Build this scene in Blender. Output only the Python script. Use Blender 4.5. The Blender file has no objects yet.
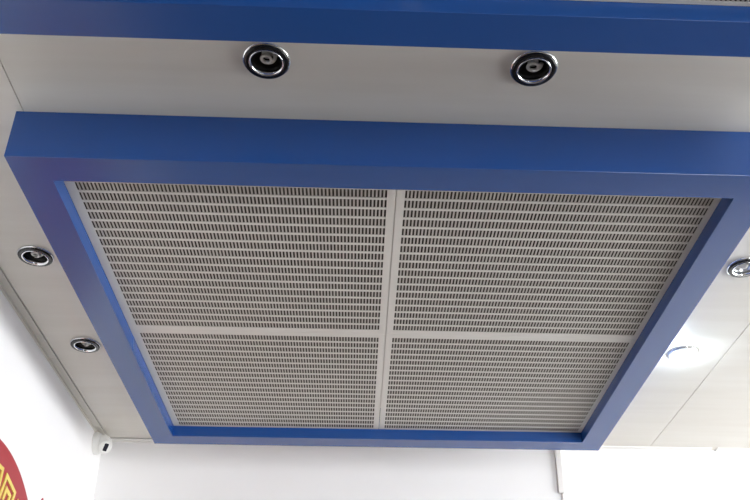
import bpy, bmesh, math, random
from mathutils import Vector, Matrix
random.seed(3)
PI = math.pi
C = bpy.context.scene.collection

# ------------------------------------------------------------------ dimensions (metres)
ZC = 2.67                       # ceiling height
XL, XR = -0.8246, 3.0           # left wall, right wall
YF, YB = 2.705, -3.2            # far wall, back wall
FX0, FX1 = -0.6019, 0.7255      # blue frame outer x
FY0, FY1 = 1.1725, 2.4725       # blue frame outer y
DROP, FW = 0.100, 0.0637        # frame drop below ceiling and bottom width
GZ = 0.0685                     # grille plane below ceiling
NEAR = -1.5667                  # offset of the second frame (towards the camera)

# ------------------------------------------------------------------ helpers
def tag(o, label=None, cat=None, group=None, kind=None):
    if label: o['label'] = label
    if cat: o['category'] = cat
    if group: o['group'] = group
    if kind: o['kind'] = kind
    return o

def empty(name, loc=(0, 0, 0), rot=(0, 0, 0)):
    o = bpy.data.objects.new(name, None); C.objects.link(o)
    o.location = loc; o.rotation_euler = rot; o.empty_display_size = 0.05
    return o

def obj(name, bm, mat, parent=None, smooth=False):
    me = bpy.data.meshes.new(name)
    bmesh.ops.recalc_face_normals(bm, faces=bm.faces[:])
    bm.to_mesh(me); bm.free()
    if smooth:
        for p in me.polygons: p.use_smooth = True
    me.materials.append(mat)
    o = bpy.data.objects.new(name, me); C.objects.link(o)
    if parent: o.parent = parent
    return o

def bx(bm, x0, x1, y0, y1, z0, z1):
    v = [bm.verts.new(p) for p in ((x0,y0,z0),(x1,y0,z0),(x1,y1,z0),(x0,y1,z0),(x0,y0,z1),(x1,y0,z1),(x1,y1,z1),(x0,y1,z1))]
    for f in ((0,3,2,1),(4,5,6,7),(0,1,5,4),(1,2,6,5),(2,3,7,6),(3,0,4,7)):
        bm.faces.new([v[i] for i in f])

def box(name, mat, x0, x1, y0, y1, z0, z1, parent=None, bevel=0):
    bm = bmesh.new(); bx(bm, x0, x1, y0, y1, z0, z1)
    if bevel: bmesh.ops.bevel(bm, geom=bm.edges[:], offset=bevel, segments=2, affect='EDGES', profile=0.7)
    return obj(name, bm, mat, parent)

def lathe(bm, prof, n=48, M=None, closed=False):
    """revolve (r, z) profile about z"""
    rings = []
    for r, z in prof:
        if r < 1e-6:
            rings.append([bm.verts.new((0, 0, z))])
        else:
            rings.append([bm.verts.new((r*math.cos(2*PI*i/n), r*math.sin(2*PI*i/n), z)) for i in range(n)])
    pairs = list(zip(rings, rings[1:]))
    if closed: pairs.append((rings[-1], rings[0]))
    for a, b in pairs:
        for i in range(n):
            j = (i+1) % n
            if len(a) == 1 and len(b) == 1: continue
            if len(a) == 1: bm.faces.new((a[0], b[i], b[j]))
            elif len(b) == 1: bm.faces.new((a[i], a[j], b[0]))
            else: bm.faces.new((a[i], a[j], b[j], b[i]))
    if M is not None:
        vs = [v for ring in rings for v in ring]
        bmesh.ops.transform(bm, matrix=M, verts=vs)

def tube(bm, pts, r, n=10):
    pts = [Vector(p) for p in pts]; rings = []
    rr = r if isinstance(r, (list, tuple)) else [r]*len(pts)
    up = None
    for i, p in enumerate(pts):
        t = (pts[min(i+1, len(pts)-1)] - pts[max(i-1, 0)]).normalized()
        if up is None:
            up = t.orthogonal().normalized()
        up = (up - t*up.dot(t)).normalized()
        s = t.cross(up)
        rings.append([bm.verts.new(p + (up*math.cos(2*PI*k/n) + s*math.sin(2*PI*k/n))*rr[i]) for k in range(n)])
    for a, b in zip(rings, rings[1:]):
        for i in range(n):
            j = (i+1) % n
            bm.faces.new((a[i], a[j], b[j], b[i]))
    bm.faces.new(rings[0]); bm.faces.new(rings[-1][::-1])

def copy_tree(o, parent=None):
    c = o.copy(); C.objects.link(c); c.parent = parent
    for ch in list(o.children): copy_tree(ch, c)
    return c

# ------------------------------------------------------------------ materials
def mat(name, col, rough=0.5, metal=0.0, spec=0.5, noise=None, bump=None, coat=0.0):
    m = bpy.data.materials.new(name); m.use_nodes = True
    nt = m.node_tree; b = nt.nodes['Principled BSDF']
    b.inputs['Base Color'].default_value = (*col, 1)
    b.inputs['Roughness'].default_value = rough
    b.inputs['Metallic'].default_value = metal
    b.inputs['Specular IOR Level'].default_value = spec
    b.inputs['Coat Weight'].default_value = coat
    tc = nt.nodes.new('ShaderNodeTexCoord')
    if noise:       # (scale vec, second colour, detail)
        mp = nt.nodes.new('ShaderNodeMapping'); mp.inputs['Scale'].default_value = noise[0]
        nz = nt.nodes.new('ShaderNodeTexNoise'); nz.inputs['Scale'].default_value = 1; nz.inputs['Detail'].default_value = 5
        rp = nt.nodes.new('ShaderNodeValToRGB')
        rp.color_ramp.elements[0].position = 0.35; rp.color_ramp.elements[0].color = (*col, 1)
        rp.color_ramp.elements[1].position = 0.68; rp.color_ramp.elements[1].color = (*noise[1], 1)
        nt.links.new(tc.outputs['Object'], mp.inputs['Vector']); nt.links.new(mp.outputs[0], nz.inputs['Vector'])
        nt.links.new(nz.outputs['Fac'], rp.inputs[0]); nt.links.new(rp.outputs[0], b.inputs['Base Color'])
    if bump:        # (scale, strength)
        n2 = nt.nodes.new('ShaderNodeTexNoise'); n2.inputs['Scale'].default_value = bump[0]; n2.inputs['Detail'].default_value = 3
        bp = nt.nodes.new('ShaderNodeBump'); bp.inputs['Strength'].default_value = bump[1]; bp.inputs['Distance'].default_value = 0.002
        nt.links.new(tc.outputs['Object'], n2.inputs['Vector']); nt.links.new(n2.outputs['Fac'], bp.inputs['Height'])
        nt.links.new(bp.outputs[0], b.inputs['Normal'])
    return m

def emit(name, col, strength):
    m = mat(name, col, 0.4); b = m.node_tree.nodes['Principled BSDF']
    b.inputs['Emission Color'].default_value = (*col, 1); b.inputs['Emission Strength'].default_value = strength
    return m

M_CEIL = mat('cream_laminate', (0.69, 0.662, 0.61), 0.42, spec=0.35, noise=((2.2, 26, 5), (0.655, 0.622, 0.565)))
M_BACK = mat('dark_void', (0.05, 0.045, 0.04), 0.9)
M_WALL = mat('white_wall_paint', (0.86, 0.845, 0.842), 0.75, spec=0.2, noise=((5, 5, 5), (0.845, 0.83, 0.826)), bump=(60, 0.05))
M_BWALL = mat('bounce_cut_brown', (0.22, 0.19, 0.16), 0.7, noise=((5, 5, 5), (0.20, 0.17, 0.145)))  # unseen back wall darkened to cut fill light near the camera
M_TRIM = mat('cream_edge_trim', (0.60, 0.57, 0.52), 0.45)
M_WTRIM = mat('pale_edge_trim', (0.80, 0.78, 0.75), 0.45)
M_FLOOR = mat('bounce_cut_floor', (0.12, 0.11, 0.095), 0.45, noise=((3, 3, 3), (0.10, 0.09, 0.08)))  # unseen floor kept dark to cut bounce on the near ceiling
M_BLUE = mat('blue_composite_board', (0.006, 0.062, 0.26), 0.27, spec=0.75, noise=((3, 3, 3), (0.007, 0.065, 0.27)))
M_GR = mat('pale_grey_metal', (0.66, 0.64, 0.605), 0.45, metal=0.0, spec=0.45)
M_FIN = mat('grey_metal_fins', (0.50, 0.475, 0.44), 0.5)
M_SLOTSHADE = mat('slot_shade_brown', (0.05, 0.042, 0.034), 0.9, bump=(900, 0.4))
M_CHR = mat('chrome', (0.85, 0.86, 0.87), 0.14, metal=1.0)
M_BLK = mat('gloss_black', (0.008, 0.009, 0.012), 0.22)
M_DARK = mat('dark_reflector', (0.035, 0.032, 0.028), 0.35, metal=0.3)
M_BULB = mat('milky_bulb_glass', (0.62, 0.61, 0.60), 0.2, coat=0.5)
M_SILV = mat('bright_reflector', (0.9, 0.91, 0.92), 0.25, metal=0.7)
M_LIT = emit('lit_lamp', (0.72, 0.88, 1.0), 130)
M_WPL = mat('white_plastic', (0.80, 0.79, 0.76), 0.4)
M_LENS = mat('dark_lens', (0.02, 0.02, 0.03), 0.1)
M_RED = mat('red_lacquer', (0.40, 0.025, 0.035), 0.45, noise=((9, 9, 9), (0.36, 0.022, 0.032)))
M_GOLD = mat('yellow_gold', (0.75, 0.60, 0.13), 0.4)
M_DUCT = mat('white_pvc', (0.74, 0.71, 0.69), 0.5)

# ------------------------------------------------------------------ the setting
lamps = [(-0.1595, 1.037), (0.2735, 1.036), (-0.708, 1.625), (-0.708, 2.037), (0.848, 1.605), (0.848, 2.02)]
bm = bmesh.new()
G = 0.0009
seams_x = [XL, -0.5896, 0.9609, 1.98, XR]
boards = []
for i in range(4):
    boards.append((seams_x[i]+(G if i else 0.0236), seams_x[i+1]-G, YB, YF-(0.0255 if i == 0 else 0)))
for b in boards: bx(bm, b[0], b[1], b[2], b[3], ZC, ZC+0.012)
ceil = obj('ceiling', bm, M_CEIL); tag(ceil, kind='structure')
cut = bmesh.new()
for x, y in lamps:
    lathe(cut, [(0, -0.02), (0.031, -0.02), (0.031, 0.04), (0, 0.04)], 40, Matrix.Translation((x, y, ZC)))
cutter = obj('cutter', cut, M_BACK)
md = ceil.modifiers.new('cut', 'BOOLEAN'); md.operation = 'DIFFERENCE'; md.object = cutter; md.solver = 'EXACT'
dg = bpy.context.evaluated_depsgraph_get()
me = bpy.data.meshes.new_from_object(ceil.evaluated_get(dg))
ceil.modifiers.clear(); ceil.data = me
bpy.data.objects.remove(cutter)
bm = bmesh.new(); bx(bm, XL-0.1, XR+0.1, YB-0.1, YF+0.1, ZC+0.12, ZC+0.15)
tag(obj('ceiling', bm, M_BACK), kind='structure')

tag(box('wall_left', M_WALL, XL-0.12, XL, YB-0.1, YF+0.12, 0, ZC+0.12), kind='structure')
tag(box('wall_far', M_WALL, XL, XR+0.12, YF, YF+0.12, 0, ZC+0.12), kind='structure')
# unseen opening added in the wall behind the camera as a daylight source
BX0, BX1, BZ1 = 1.75, 2.9, 2.5
bm = bmesh.new()
bx(bm, XL, BX0, YB-0.12, YB, 0, ZC+0.12); bx(bm, BX1, XR+0.12, YB-0.12, YB, 0, ZC+0.12); bx(bm, BX0, BX1, YB-0.12, YB, BZ1, ZC+0.12)
tag(obj('wall_back', bm, M_BWALL), kind='structure')
bm = bmesh.new()
for x in (BX0, (BX0+BX1)/2-0.02, BX1-0.04): bx(bm, x, x+0.04, YB-0.08, YB-0.03, 0, BZ1)
bx(bm, BX0, BX1, YB-0.08, YB-0.03, BZ1-0.04, BZ1)
tag(obj('added_opening_frame', bm, M_WPL), kind='structure')
# right wall with a wide window, unseen, added for daylight from this side
WZ0, WZ1, WY0, WY1 = 1.65, 2.65, 0.5, 2.55
bm = bmesh.new()
bx(bm, XR, XR+0.12, YB, YF, 0, WZ0); bx(bm, XR, XR+0.12, YB, YF, WZ1, ZC+0.12)
bx(bm, XR, XR+0.12, YB, WY0, WZ0, WZ1); bx(bm, XR, XR+0.12, WY1, YF, WZ0, WZ1)
tag(obj('wall_right', bm, M_WALL), kind='structure')
bm = bmesh.new()
for y in (WY0, (WY0+WY1)/2-0.02, WY1-0.04): bx(bm, XR+0.03, XR+0.08, y, y+0.04, WZ0, WZ1)
bx(bm, XR+0.03, XR+0.08, WY0, WY1, WZ0, WZ0+0.04); bx(bm, XR+0.03, XR+0.08, WY0, WY1, WZ1-0.04, WZ1)
tag(obj('window_1', bm, M_WPL), kind='structure')
tag(box('floor', M_FLOOR, XL-0.12, XR+0.12, YB-0.12, YF+0.12, -0.1, 0), kind='structure')

# edge trims where the ceiling meets the walls
bm = bmesh.new()
for y0, y1 in ((YB, 1.30), (1.302, 2.1135), (2.1155, 2.583), (2.586, YF)):
    bx(bm, XL, XL+0.0225, y0, y1, ZC-0.004, ZC)
    bx(bm, XL, XL+0.004, y0, y1, ZC-0.012, ZC)
tag(obj('trim_left', bm, M_TRIM), kind='structure')
bm = bmesh.new()
for x0, x1 in ((XL+0.023, 1.168), (1.186, XR)):
    bx(bm, x0, x1, YF-0.022, YF, ZC-0.003, ZC)
    bx(bm, x0, x1, YF-0.004, YF, ZC-0.006, ZC)
tag(obj('trim_far', bm, M_WTRIM), kind='structure')

# unseen dark panelling added round the walls to cut bounce and darken reflections
M_ADDPANEL = mat('added_dark_panelling', (0.10, 0.065, 0.045), 0.5, noise=((20, 20, 2), (0.07, 0.045, 0.03)))
bm = bmesh.new(); DZ = 1.42
x = XL+0.02
while x < XR-0.05:
    bx(bm, x+0.002, min(x+0.198, XR), YF-0.018, YF, 0, DZ); x += 0.2
bx(bm, XL, XR, YF-0.03, YF, DZ, DZ+0.03)
tag(obj('shade_panels_far', bm, M_ADDPANEL), kind='structure')
bm = bmesh.new(); y = YB; y_tall = 1.2  # taller stretch added to darken the near left ceiling and frame
while y < YF-0.05:
    bx(bm, XL, XL+0.018, y+0.002, min(y+0.198, YF-0.02), 0, 2.15 if y < 1.2 else 1.2); y += 0.2
bx(bm, XL, XL+0.03, y_tall, YF-0.03, 1.2, 1.23); bx(bm, XL, XL+0.03, YB, y_tall, 2.15, 2.18)
tag(obj('shade_panels_left', bm, M_ADDPANEL), kind='structure')

# ------------------------------------------------------------------ blue drop frames
def side_board(p0, p1, q0, q1):
    """mitred box-section board, p = outer edge ends, q = inner edge ends (xy)"""
    bm = bmesh.new()
    a = [bm.verts.new((p[0], p[1], z)) for z in (-DROP, -0.0005) for p in (p0, p1, q1, q0)]
    for f in ((0,1,2,3),(4,7,6,5),(0,4,5,1),(1,5,6,2),(2,6,7,3),(3,7,4,0)): bm.faces.new([a[i] for i in f])
    bmesh.ops.recalc_face_normals(bm, faces=bm.faces[:])
    low = [e for e in bm.edges if all(abs(v.co.z+DROP) < 1e-6 for v in e.verts)
           and (set(e.verts) in ({a[0], a[1]}, {a[2], a[3]}))]
    bmesh.ops.bevel(bm, geom=low, offset=0.0008, segments=2, affect='EDGES', profile=0.5)
    return bm

def make_frame(dy):
    cx, cy = (FX0+FX1)/2, (FY0+FY1)/2+dy
    r = empty('ceiling_drop_frame', (cx, cy, ZC))
    hx, hy = (FX1-FX0)/2, (FY1-FY0)/2
    o = [(-hx, -hy), (hx, -hy), (hx, hy), (-hx, hy)]
    i = [(-hx+FW, -hy+FW), (hx-FW, -hy+FW), (hx-FW, hy-FW), (-hx+FW, hy-FW)]
    for k in range(4):
        j = (k+1) % 4
        obj('side_board', side_board(o[k], o[j], i[k], i[j]), M_BLUE, r)
    return r
f1 = make_frame(0)
tag(f1, 'glossy blue square frame hanging below the ceiling around the four-panel grille, fully in view', 'ceiling frame', 'blue ceiling frames')
f2 = make_frame(NEAR)
tag(f2, 'second blue ceiling frame along the top edge, nearest the camera, only its far side in view', 'ceiling frame', 'blue ceiling frames')

# ------------------------------------------------------------------ perforated grille panels
IX0, IX1, IY0, IY1 = FX0+FW, FX1-FW, FY0+FW, FY1-FW
SEAM_X = 0.0610
PX, PY, NR = 0.00692, 0.0297, 19
rows_y = {0: 1.2480, 1: 1.8430}          # first slot row of the near / far panels
def make_panel(cx0, cx1, cy0, cy1, sx0, nc, sy0):
    """panel outline, first slot x, number of columns, first slot y; mesh coordinates relative to the centre"""
    ox, oy = (cx0+cx1)/2, (cy0+cy1)/2
    r = empty('air_grille_panel', (ox, oy, ZC-GZ))
    ex = sx0 + nc*PX - (PX-0.0037); sy1 = sy0 + (NR-1)*PY + 0.024
    bm = bmesh.new(); Z0, Z1 = 0, 0.0018
    g = 0.0006
    bx(bm, cx0+g-ox, sx0-ox, cy0+g-oy, cy1-g-oy, Z0, Z1)
    bx(bm, ex-ox, cx1-g-ox, cy0+g-oy, cy1-g-oy, Z0, Z1)
    bx(bm, sx0-ox, ex-ox, cy0+g-oy, sy0-oy, Z0, Z1)
    bx(bm, sx0-ox, ex-ox, sy1-oy, cy1-g-oy, Z0, Z1)
    obj('border_rim', bm, M_GR, r)
    bm = bmesh.new()
    for k in range(NR-1):
        y = sy0 + k*PY + 0.024
        bx(bm, sx0-ox, ex-ox, y-oy, y+(PY-0.024)-oy, 0, 0.0016)
    obj('cross_bars', bm, M_GR, r)
    bm = bmesh.new()
    for k in range(nc-1):
        x = sx0 + k*PX + 0.0037
        bx(bm, x-ox, x+(PX-0.0037)-ox, sy0-oy, sy1-oy, 0.0004, 0.0016)
    obj('slot_bars', bm, M_FIN, r)
    bm = bmesh.new(); bx(bm, cx0+0.004-ox, cx1-0.004-ox, cy0+0.004-oy, cy1-0.004-oy, 0.0030, 0.0045)  # dark sheet standing in for the shaded space above the slots
    obj('slot_shade_sheet', bm, M_SLOTSHADE, r)
    return r
cols = ((IX0, SEAM_X, -0.5198, 82), (SEAM_X, IX1, 0.0775, 83))
rws = ((IY0, 1.8250, rows_y[0]), (1.8250, IY1, rows_y[1]))
L = {
     (1,0,0): 'slotted grey grille panel in the blue frame, upper right of the four',
     (0,1,0): 'slotted grey grille panel in the blue frame, lower left of the four',
     (1,1,0): 'slotted grey grille panel in the blue frame, lower right of the four',
     (0,1,1): 'slotted grey grille panel of the second frame, at the very top edge, left half',
     (1,1,1): 'slotted grey grille panel of the second frame, a sliver at the top right corner'}
L[(0,0,0)] = 'slotted grey grille panel in the blue frame, upper left of the four'
for n in (0, 1):
    for a in (0, 1):
        for b in ((0, 1) if n == 0 else (1,)):
            c, w = cols[a], rws[b]
            p = make_panel(c[0], c[1], w[0], w[1], c[2], c[3], w[2])
            if n: p.location.y += NEAR
            tag(p, L[(a, b, n)], 'air grille', 'slotted grille panels' if n == 0 else 'grille panels of the near frame')

# ------------------------------------------------------------------ recessed downlights
def make_lamp():
    r = empty('recessed_downlight')
    bm = bmesh.new()    # thin chrome flange against the ceiling
    lathe(bm, [(0.0255, -0.0002), (0.0385, -0.0002), (0.0388, -0.0015), (0.0375, -0.0035), (0.034, -0.004), (0.0255, -0.004)], 64, closed=True)
    obj('chrome_flange', bm, M_CHR, r, True)
    bm = bmesh.new()    # black raised ring
    lathe(bm, [(0.0262, -0.0035), (0.0362, -0.0035), (0.0366, -0.0045), (0.0355, -0.0062), (0.0335, -0.0070), (0.0300, -0.0070), (0.0275, -0.0064), (0.0262, -0.0055)], 64, closed=True)
    obj('black_ring', bm, M_BLK, r, True)
    bm = bmesh.new()    # inner chrome ring
    lathe(bm, [(0.0280, -0.0066), (0.0283, -0.0074), (0.0274, -0.0082), (0.0255, -0.0074), (0.0240, -0.0040), (0.0236, 0.001), (0.0262, 0.001), (0.0262, -0.006)], 64, closed=True)
    obj('inner_ring', bm, M_CHR, r, True)
    bm = bmesh.new()    # dark cup
    lathe(bm, [(0.0255, 0.001), (0.0250, 0.012), (0.020, 0.028), (0.012, 0.036), (0, 0.036), (0, 0.040), (0.014, 0.040), (0.024, 0.030), (0.029, 0.012), (0.0285, 0.001)], 48, closed=True)
    obj('lamp_cup', bm, M_DARK, r, True)
    return r

def spiral_bulb(parent):
    bm = bmesh.new(); pts = []
    for i in range(46):     # compact coil that curls in towards its tip
        t = i/45; a = -0.6 + t*2*PI*1.45
        rad = 0.0095*(1-t)**0.8 + 0.0030
        pts.append((0.001+rad*math.cos(a), rad*math.sin(a), 0.008 - 0.010*t))
    tube(bm, pts, [0.0034*(1-0.3*i/45) for i in range(46)], 12)
    b = obj('spiral_bulb', bm, M_BULB, parent, True)
    bm = bmesh.new(); lathe(bm, [(0, 0.012), (0.009, 0.012), (0.009, 0.034), (0, 0.034)], 24)
    obj('bulb_base', bm, M_BULB, b, True)

proto = make_lamp(); spiral_bulb(proto)
texts = ['unlit chrome and black downlight between the two blue frames, left of the pair',
         'unlit chrome and black downlight between the two blue frames, right of the pair',
         'unlit downlight left of the blue frame, the one further from the corner camera',
         'small unlit downlight left of the blue frame, nearest the white corner camera']
for k in range(4):
    o = proto if k == 0 else copy_tree(proto)
    o.location = (lamps[k][0], lamps[k][1], ZC)
    o.rotation_euler.z = (0, 0.35, 0.2, 0.5)[k]
    tag(o, texts[k], 'downlight', 'recessed downlights')
# bright-reflector lamp cut by the right edge
o = make_lamp(); o.location = (*lamps[4], ZC)
tag(o, 'unlit downlight with pale bulb and bright reflector, cut by the right photo edge', 'downlight', 'recessed downlights')
bm = bmesh.new(); lathe(bm, [(0.0232, 0.0), (0.0225, 0.004), (0.013, 0.016), (0, 0.019), (0, 0.0195), (0.0135, 0.0165), (0.0234, 0.004), (0.0236, 0.0)], 48, closed=True)
obj('reflector', bm, M_SILV, o, True)
bm = bmesh.new(); lathe(bm, [(0, -0.004), (0.005, -0.003), (0.009, 0.001), (0.0105, 0.006), (0.0095, 0.0185), (0, 0.0185)], 32)
obj('bulb', bm, M_BULB, o, True)
# the lit lamp
o = make_lamp(); o.location = (*lamps[5], ZC)
tag(o, 'the only lit downlight, glowing cold white beside the right side of the blue frame', 'downlight', 'recessed downlights')
bm = bmesh.new(); lathe(bm, [(0, -0.030), (0.010, -0.0285), (0.018, -0.0235), (0.0225, -0.015), (0.0232, -0.006), (0.0232, 0.001), (0, 0.001)], 48)
obj('bulb', bm, M_LIT, o, True)
for ch in o.children:  # ring coloured pale as if washed out by the glow
    if ch.name.startswith('black_ring'):
        ch.name = 'glare_ring'; ch.data = ch.data.copy(); ch.data.materials[0] = M_WPL; ch['label'] = 'ring painted pale for lamp glare'

# ------------------------------------------------------------------ security camera in the corner (on the left wall)
cam_r = empty('security_camera', (XL, 2.628, ZC-0.041))
tag(cam_r, 'small white dome security camera with a dark lens window, in the corner under the ceiling', 'security camera')
RX = Matrix.Rotation(PI/2, 4, 'Y')          # lathe axis -> +X
bm = bmesh.new()
lathe(bm, [(0, 0), (0.036, 0), (0.0365, 0.003), (0.035, 0.010), (0.031, 0.018), (0.027, 0.022), (0, 0.022)], 48, RX)
obj('mount_base', bm, M_WPL, cam_r, True)
d = Vector((0.55, -0.62, -0.60)).normalized()
q = d.to_track_quat('Z', 'Y').to_matrix().to_4x4()
ctr = Vector((0.024, 0.000, -0.002))
MT = Matrix.Translation(ctr) @ q
bm = bmesh.new(); bmesh.ops.create_uvsphere(bm, u_segments=40, v_segments=24, radius=0.0295)
bmesh.ops.transform(bm, matrix=MT, verts=bm.verts)
obj('camera_ball', bm, M_WPL, cam_r, True)
bm = bmesh.new()
lathe(bm, [(0, 0.012), (0.0205, 0.016), (0.0222, 0.023), (0.0212, 0.0275), (0.018, 0.0305), (0, 0.0310)], 40, MT)
face = obj('camera_face', bm, M_WPL, cam_r, True)
bm = bmesh.new(); bx(bm, -0.0065, 0.0065, -0.0125, 0.0125, 0.0295, 0.0325)
bmesh.ops.bevel(bm, geom=bm.edges[:], offset=0.0012, segments=2, affect='EDGES')
bmesh.ops.transform(bm, matrix=MT @ Matrix.Rotation(0.0, 4, 'Z'), verts=bm.verts)
lens = obj('lens_window', bm, M_LENS, face)
lens['label'] = 'dark lens window'

# ------------------------------------------------------------------ cable duct on the far wall
t = empty('cable_duct', (0.656, YF, ZC-0.155))
tag(t, 'narrow white cable duct running down the far wall below the blue frame', 'cable duct')
b = box('duct_cover', M_DUCT, -0.009, 0.009, -0.011, 0, -0.003, 0.149, t, 0.0012)
bm = bmesh.new(); tube(bm, [(0.003, -0.004, 0.002), (0.0035, -0.004, -0.3), (0.003, -0.004, -1.06)], 0.0028)
obj('cable', bm, M_DUCT, t, True)

# ------------------------------------------------------------------ round red medallion on the left wall
MY, MZ, MR = 1.925, ZC-0.750, 0.441
med = empty('wall_medallion', (XL, MY, MZ))
tag(med, 'large round red wall medallion edged with yellow fret squares, at the lower left edge', 'wall ornament')
bm = bmesh.new()
lathe(bm, [(0, 0), (MR-0.002, 0), (MR, 0.002), (MR, 0.005), (MR-0.002, 0.007), (0, 0.007)], 128, RX)
obj('red_disc', bm, M_RED, med)
bm = bmesh.new(); N = 24
def bar(bm, ang, u0, u1, v0, v1):      # u tangential, v radial offset; in wall plane (x out of wall)
    vs = []
    for z in (0.007, 0.0095):
        for u, v in ((u0, v0), (u1, v0), (u1, v1), (u0, v1)):
            rr = 0.389 + v
            y = rr*math.sin(ang) + u*math.cos(ang); zz = rr*math.cos(ang) - u*math.sin(ang)
            vs.append(bm.verts.new((z, y, zz)))
    for f in ((0,1,2,3),(4,7,6,5),(0,4,5,1),(1,5,6,2),(2,6,7,3),(3,7,4,0)): bm.faces.new([vs[i] for i in f])
for k in range(N):
    a = 2*PI*k/N + 0.095 + 0.27 - 0.088
    w, h, th = 0.040, 0.080, 0.0105
    bar(bm, a, -w, w, -th, 0)                      # outer edge
    bar(bm, a, w-th, w, -h, -th)                   # right leg
    bar(bm, a, -w, -w+th, -h, -th)                 # left leg
    bar(bm, a, -w+th, 0.012, -h, -h+th)            # inner return
    bar(bm, a, -0.020, 0.020, -0.033, -0.0225)     # inner square
    bar(bm, a, 0.0095, 0.020, -0.058, -0.033)
    bar(bm, a, -0.020, -0.0095, -0.058, -0.033)
obj('fret_border', bm, M_GOLD, med)
bm = bmesh.new()
lathe(bm, [(0.288, 0.007), (0.300, 0.007), (0.300, 0.0095), (0.288, 0.0095)], 96, RX, closed=True)
obj('gold_ring', bm, M_GOLD, med)
# tip of a small red diamond beside it
bm = bmesh.new(); bx(bm, 0, 0.003, -0.03, 0.03, -0.03, 0.03)
bmesh.ops.transform(bm, matrix=Matrix.Rotation(PI/4, 4, 'X'), verts=bm.verts)
o = obj('wall_sticker', bm, M_RED); o.location = (XL, 2.271, ZC-0.335-0.0424)
tag(o, 'tip of a small red diamond on the left wall, right of the round medallion', 'wall ornament')

# ------------------------------------------------------------------ daylight
w = bpy.data.worlds.new('world'); bpy.context.scene.world = w; w.use_nodes = True
bg = w.node_tree.nodes['Background']; bg.inputs[0].default_value = (0.94, 0.975, 1.0, 1); bg.inputs[1].default_value = 20.0
def portal(loc, rot, sx, sy):
    ld = bpy.data.lights.new('window_portal', 'AREA'); ld.shape = 'RECTANGLE'; ld.size = sx; ld.size_y = sy
    ld.cycles.is_portal = True
    lo = bpy.data.objects.new('window_portal', ld); C.objects.link(lo); lo.location = loc; lo.rotation_euler = rot
portal((XR+0.1, (WY0+WY1)/2, (WZ0+WZ1)/2), (0, PI/2, 0), WZ1-WZ0, WY1-WY0)
portal(((BX0+BX1)/2, YB-0.1, BZ1/2), (PI/2, 0, 0), BX1-BX0, BZ1)

# ------------------------------------------------------------------ camera
cd = bpy.data.cameras.new('camera'); cam = bpy.data.objects.new('camera', cd); C.objects.link(cam)
cd.sensor_width = 36; cd.lens = 879.98/750*36
cd.shift_x = -15.16/750; cd.shift_y = 76.52/750
cd.clip_start = 0.05
cam.matrix_world = Matrix.Translation((0, 0, ZC-1.0658)) @ Matrix.Rotation(-0.0390, 4, 'Z') @ Matrix.Rotation(PI/2+0.5087, 4, 'X') @ Matrix.Rotation(0.0015, 4, 'Z')
sc = bpy.context.scene; sc.camera = cam
sc.view_settings.view_transform = 'Standard'; sc.view_settings.look = 'None'; sc.view_settings.gamma = 1
sc.view_settings.use_curve_mapping = False; sc.view_settings.exposure = -0.06
sc.cycles.max_bounces = 10; sc.cycles.diffuse_bounces = 8
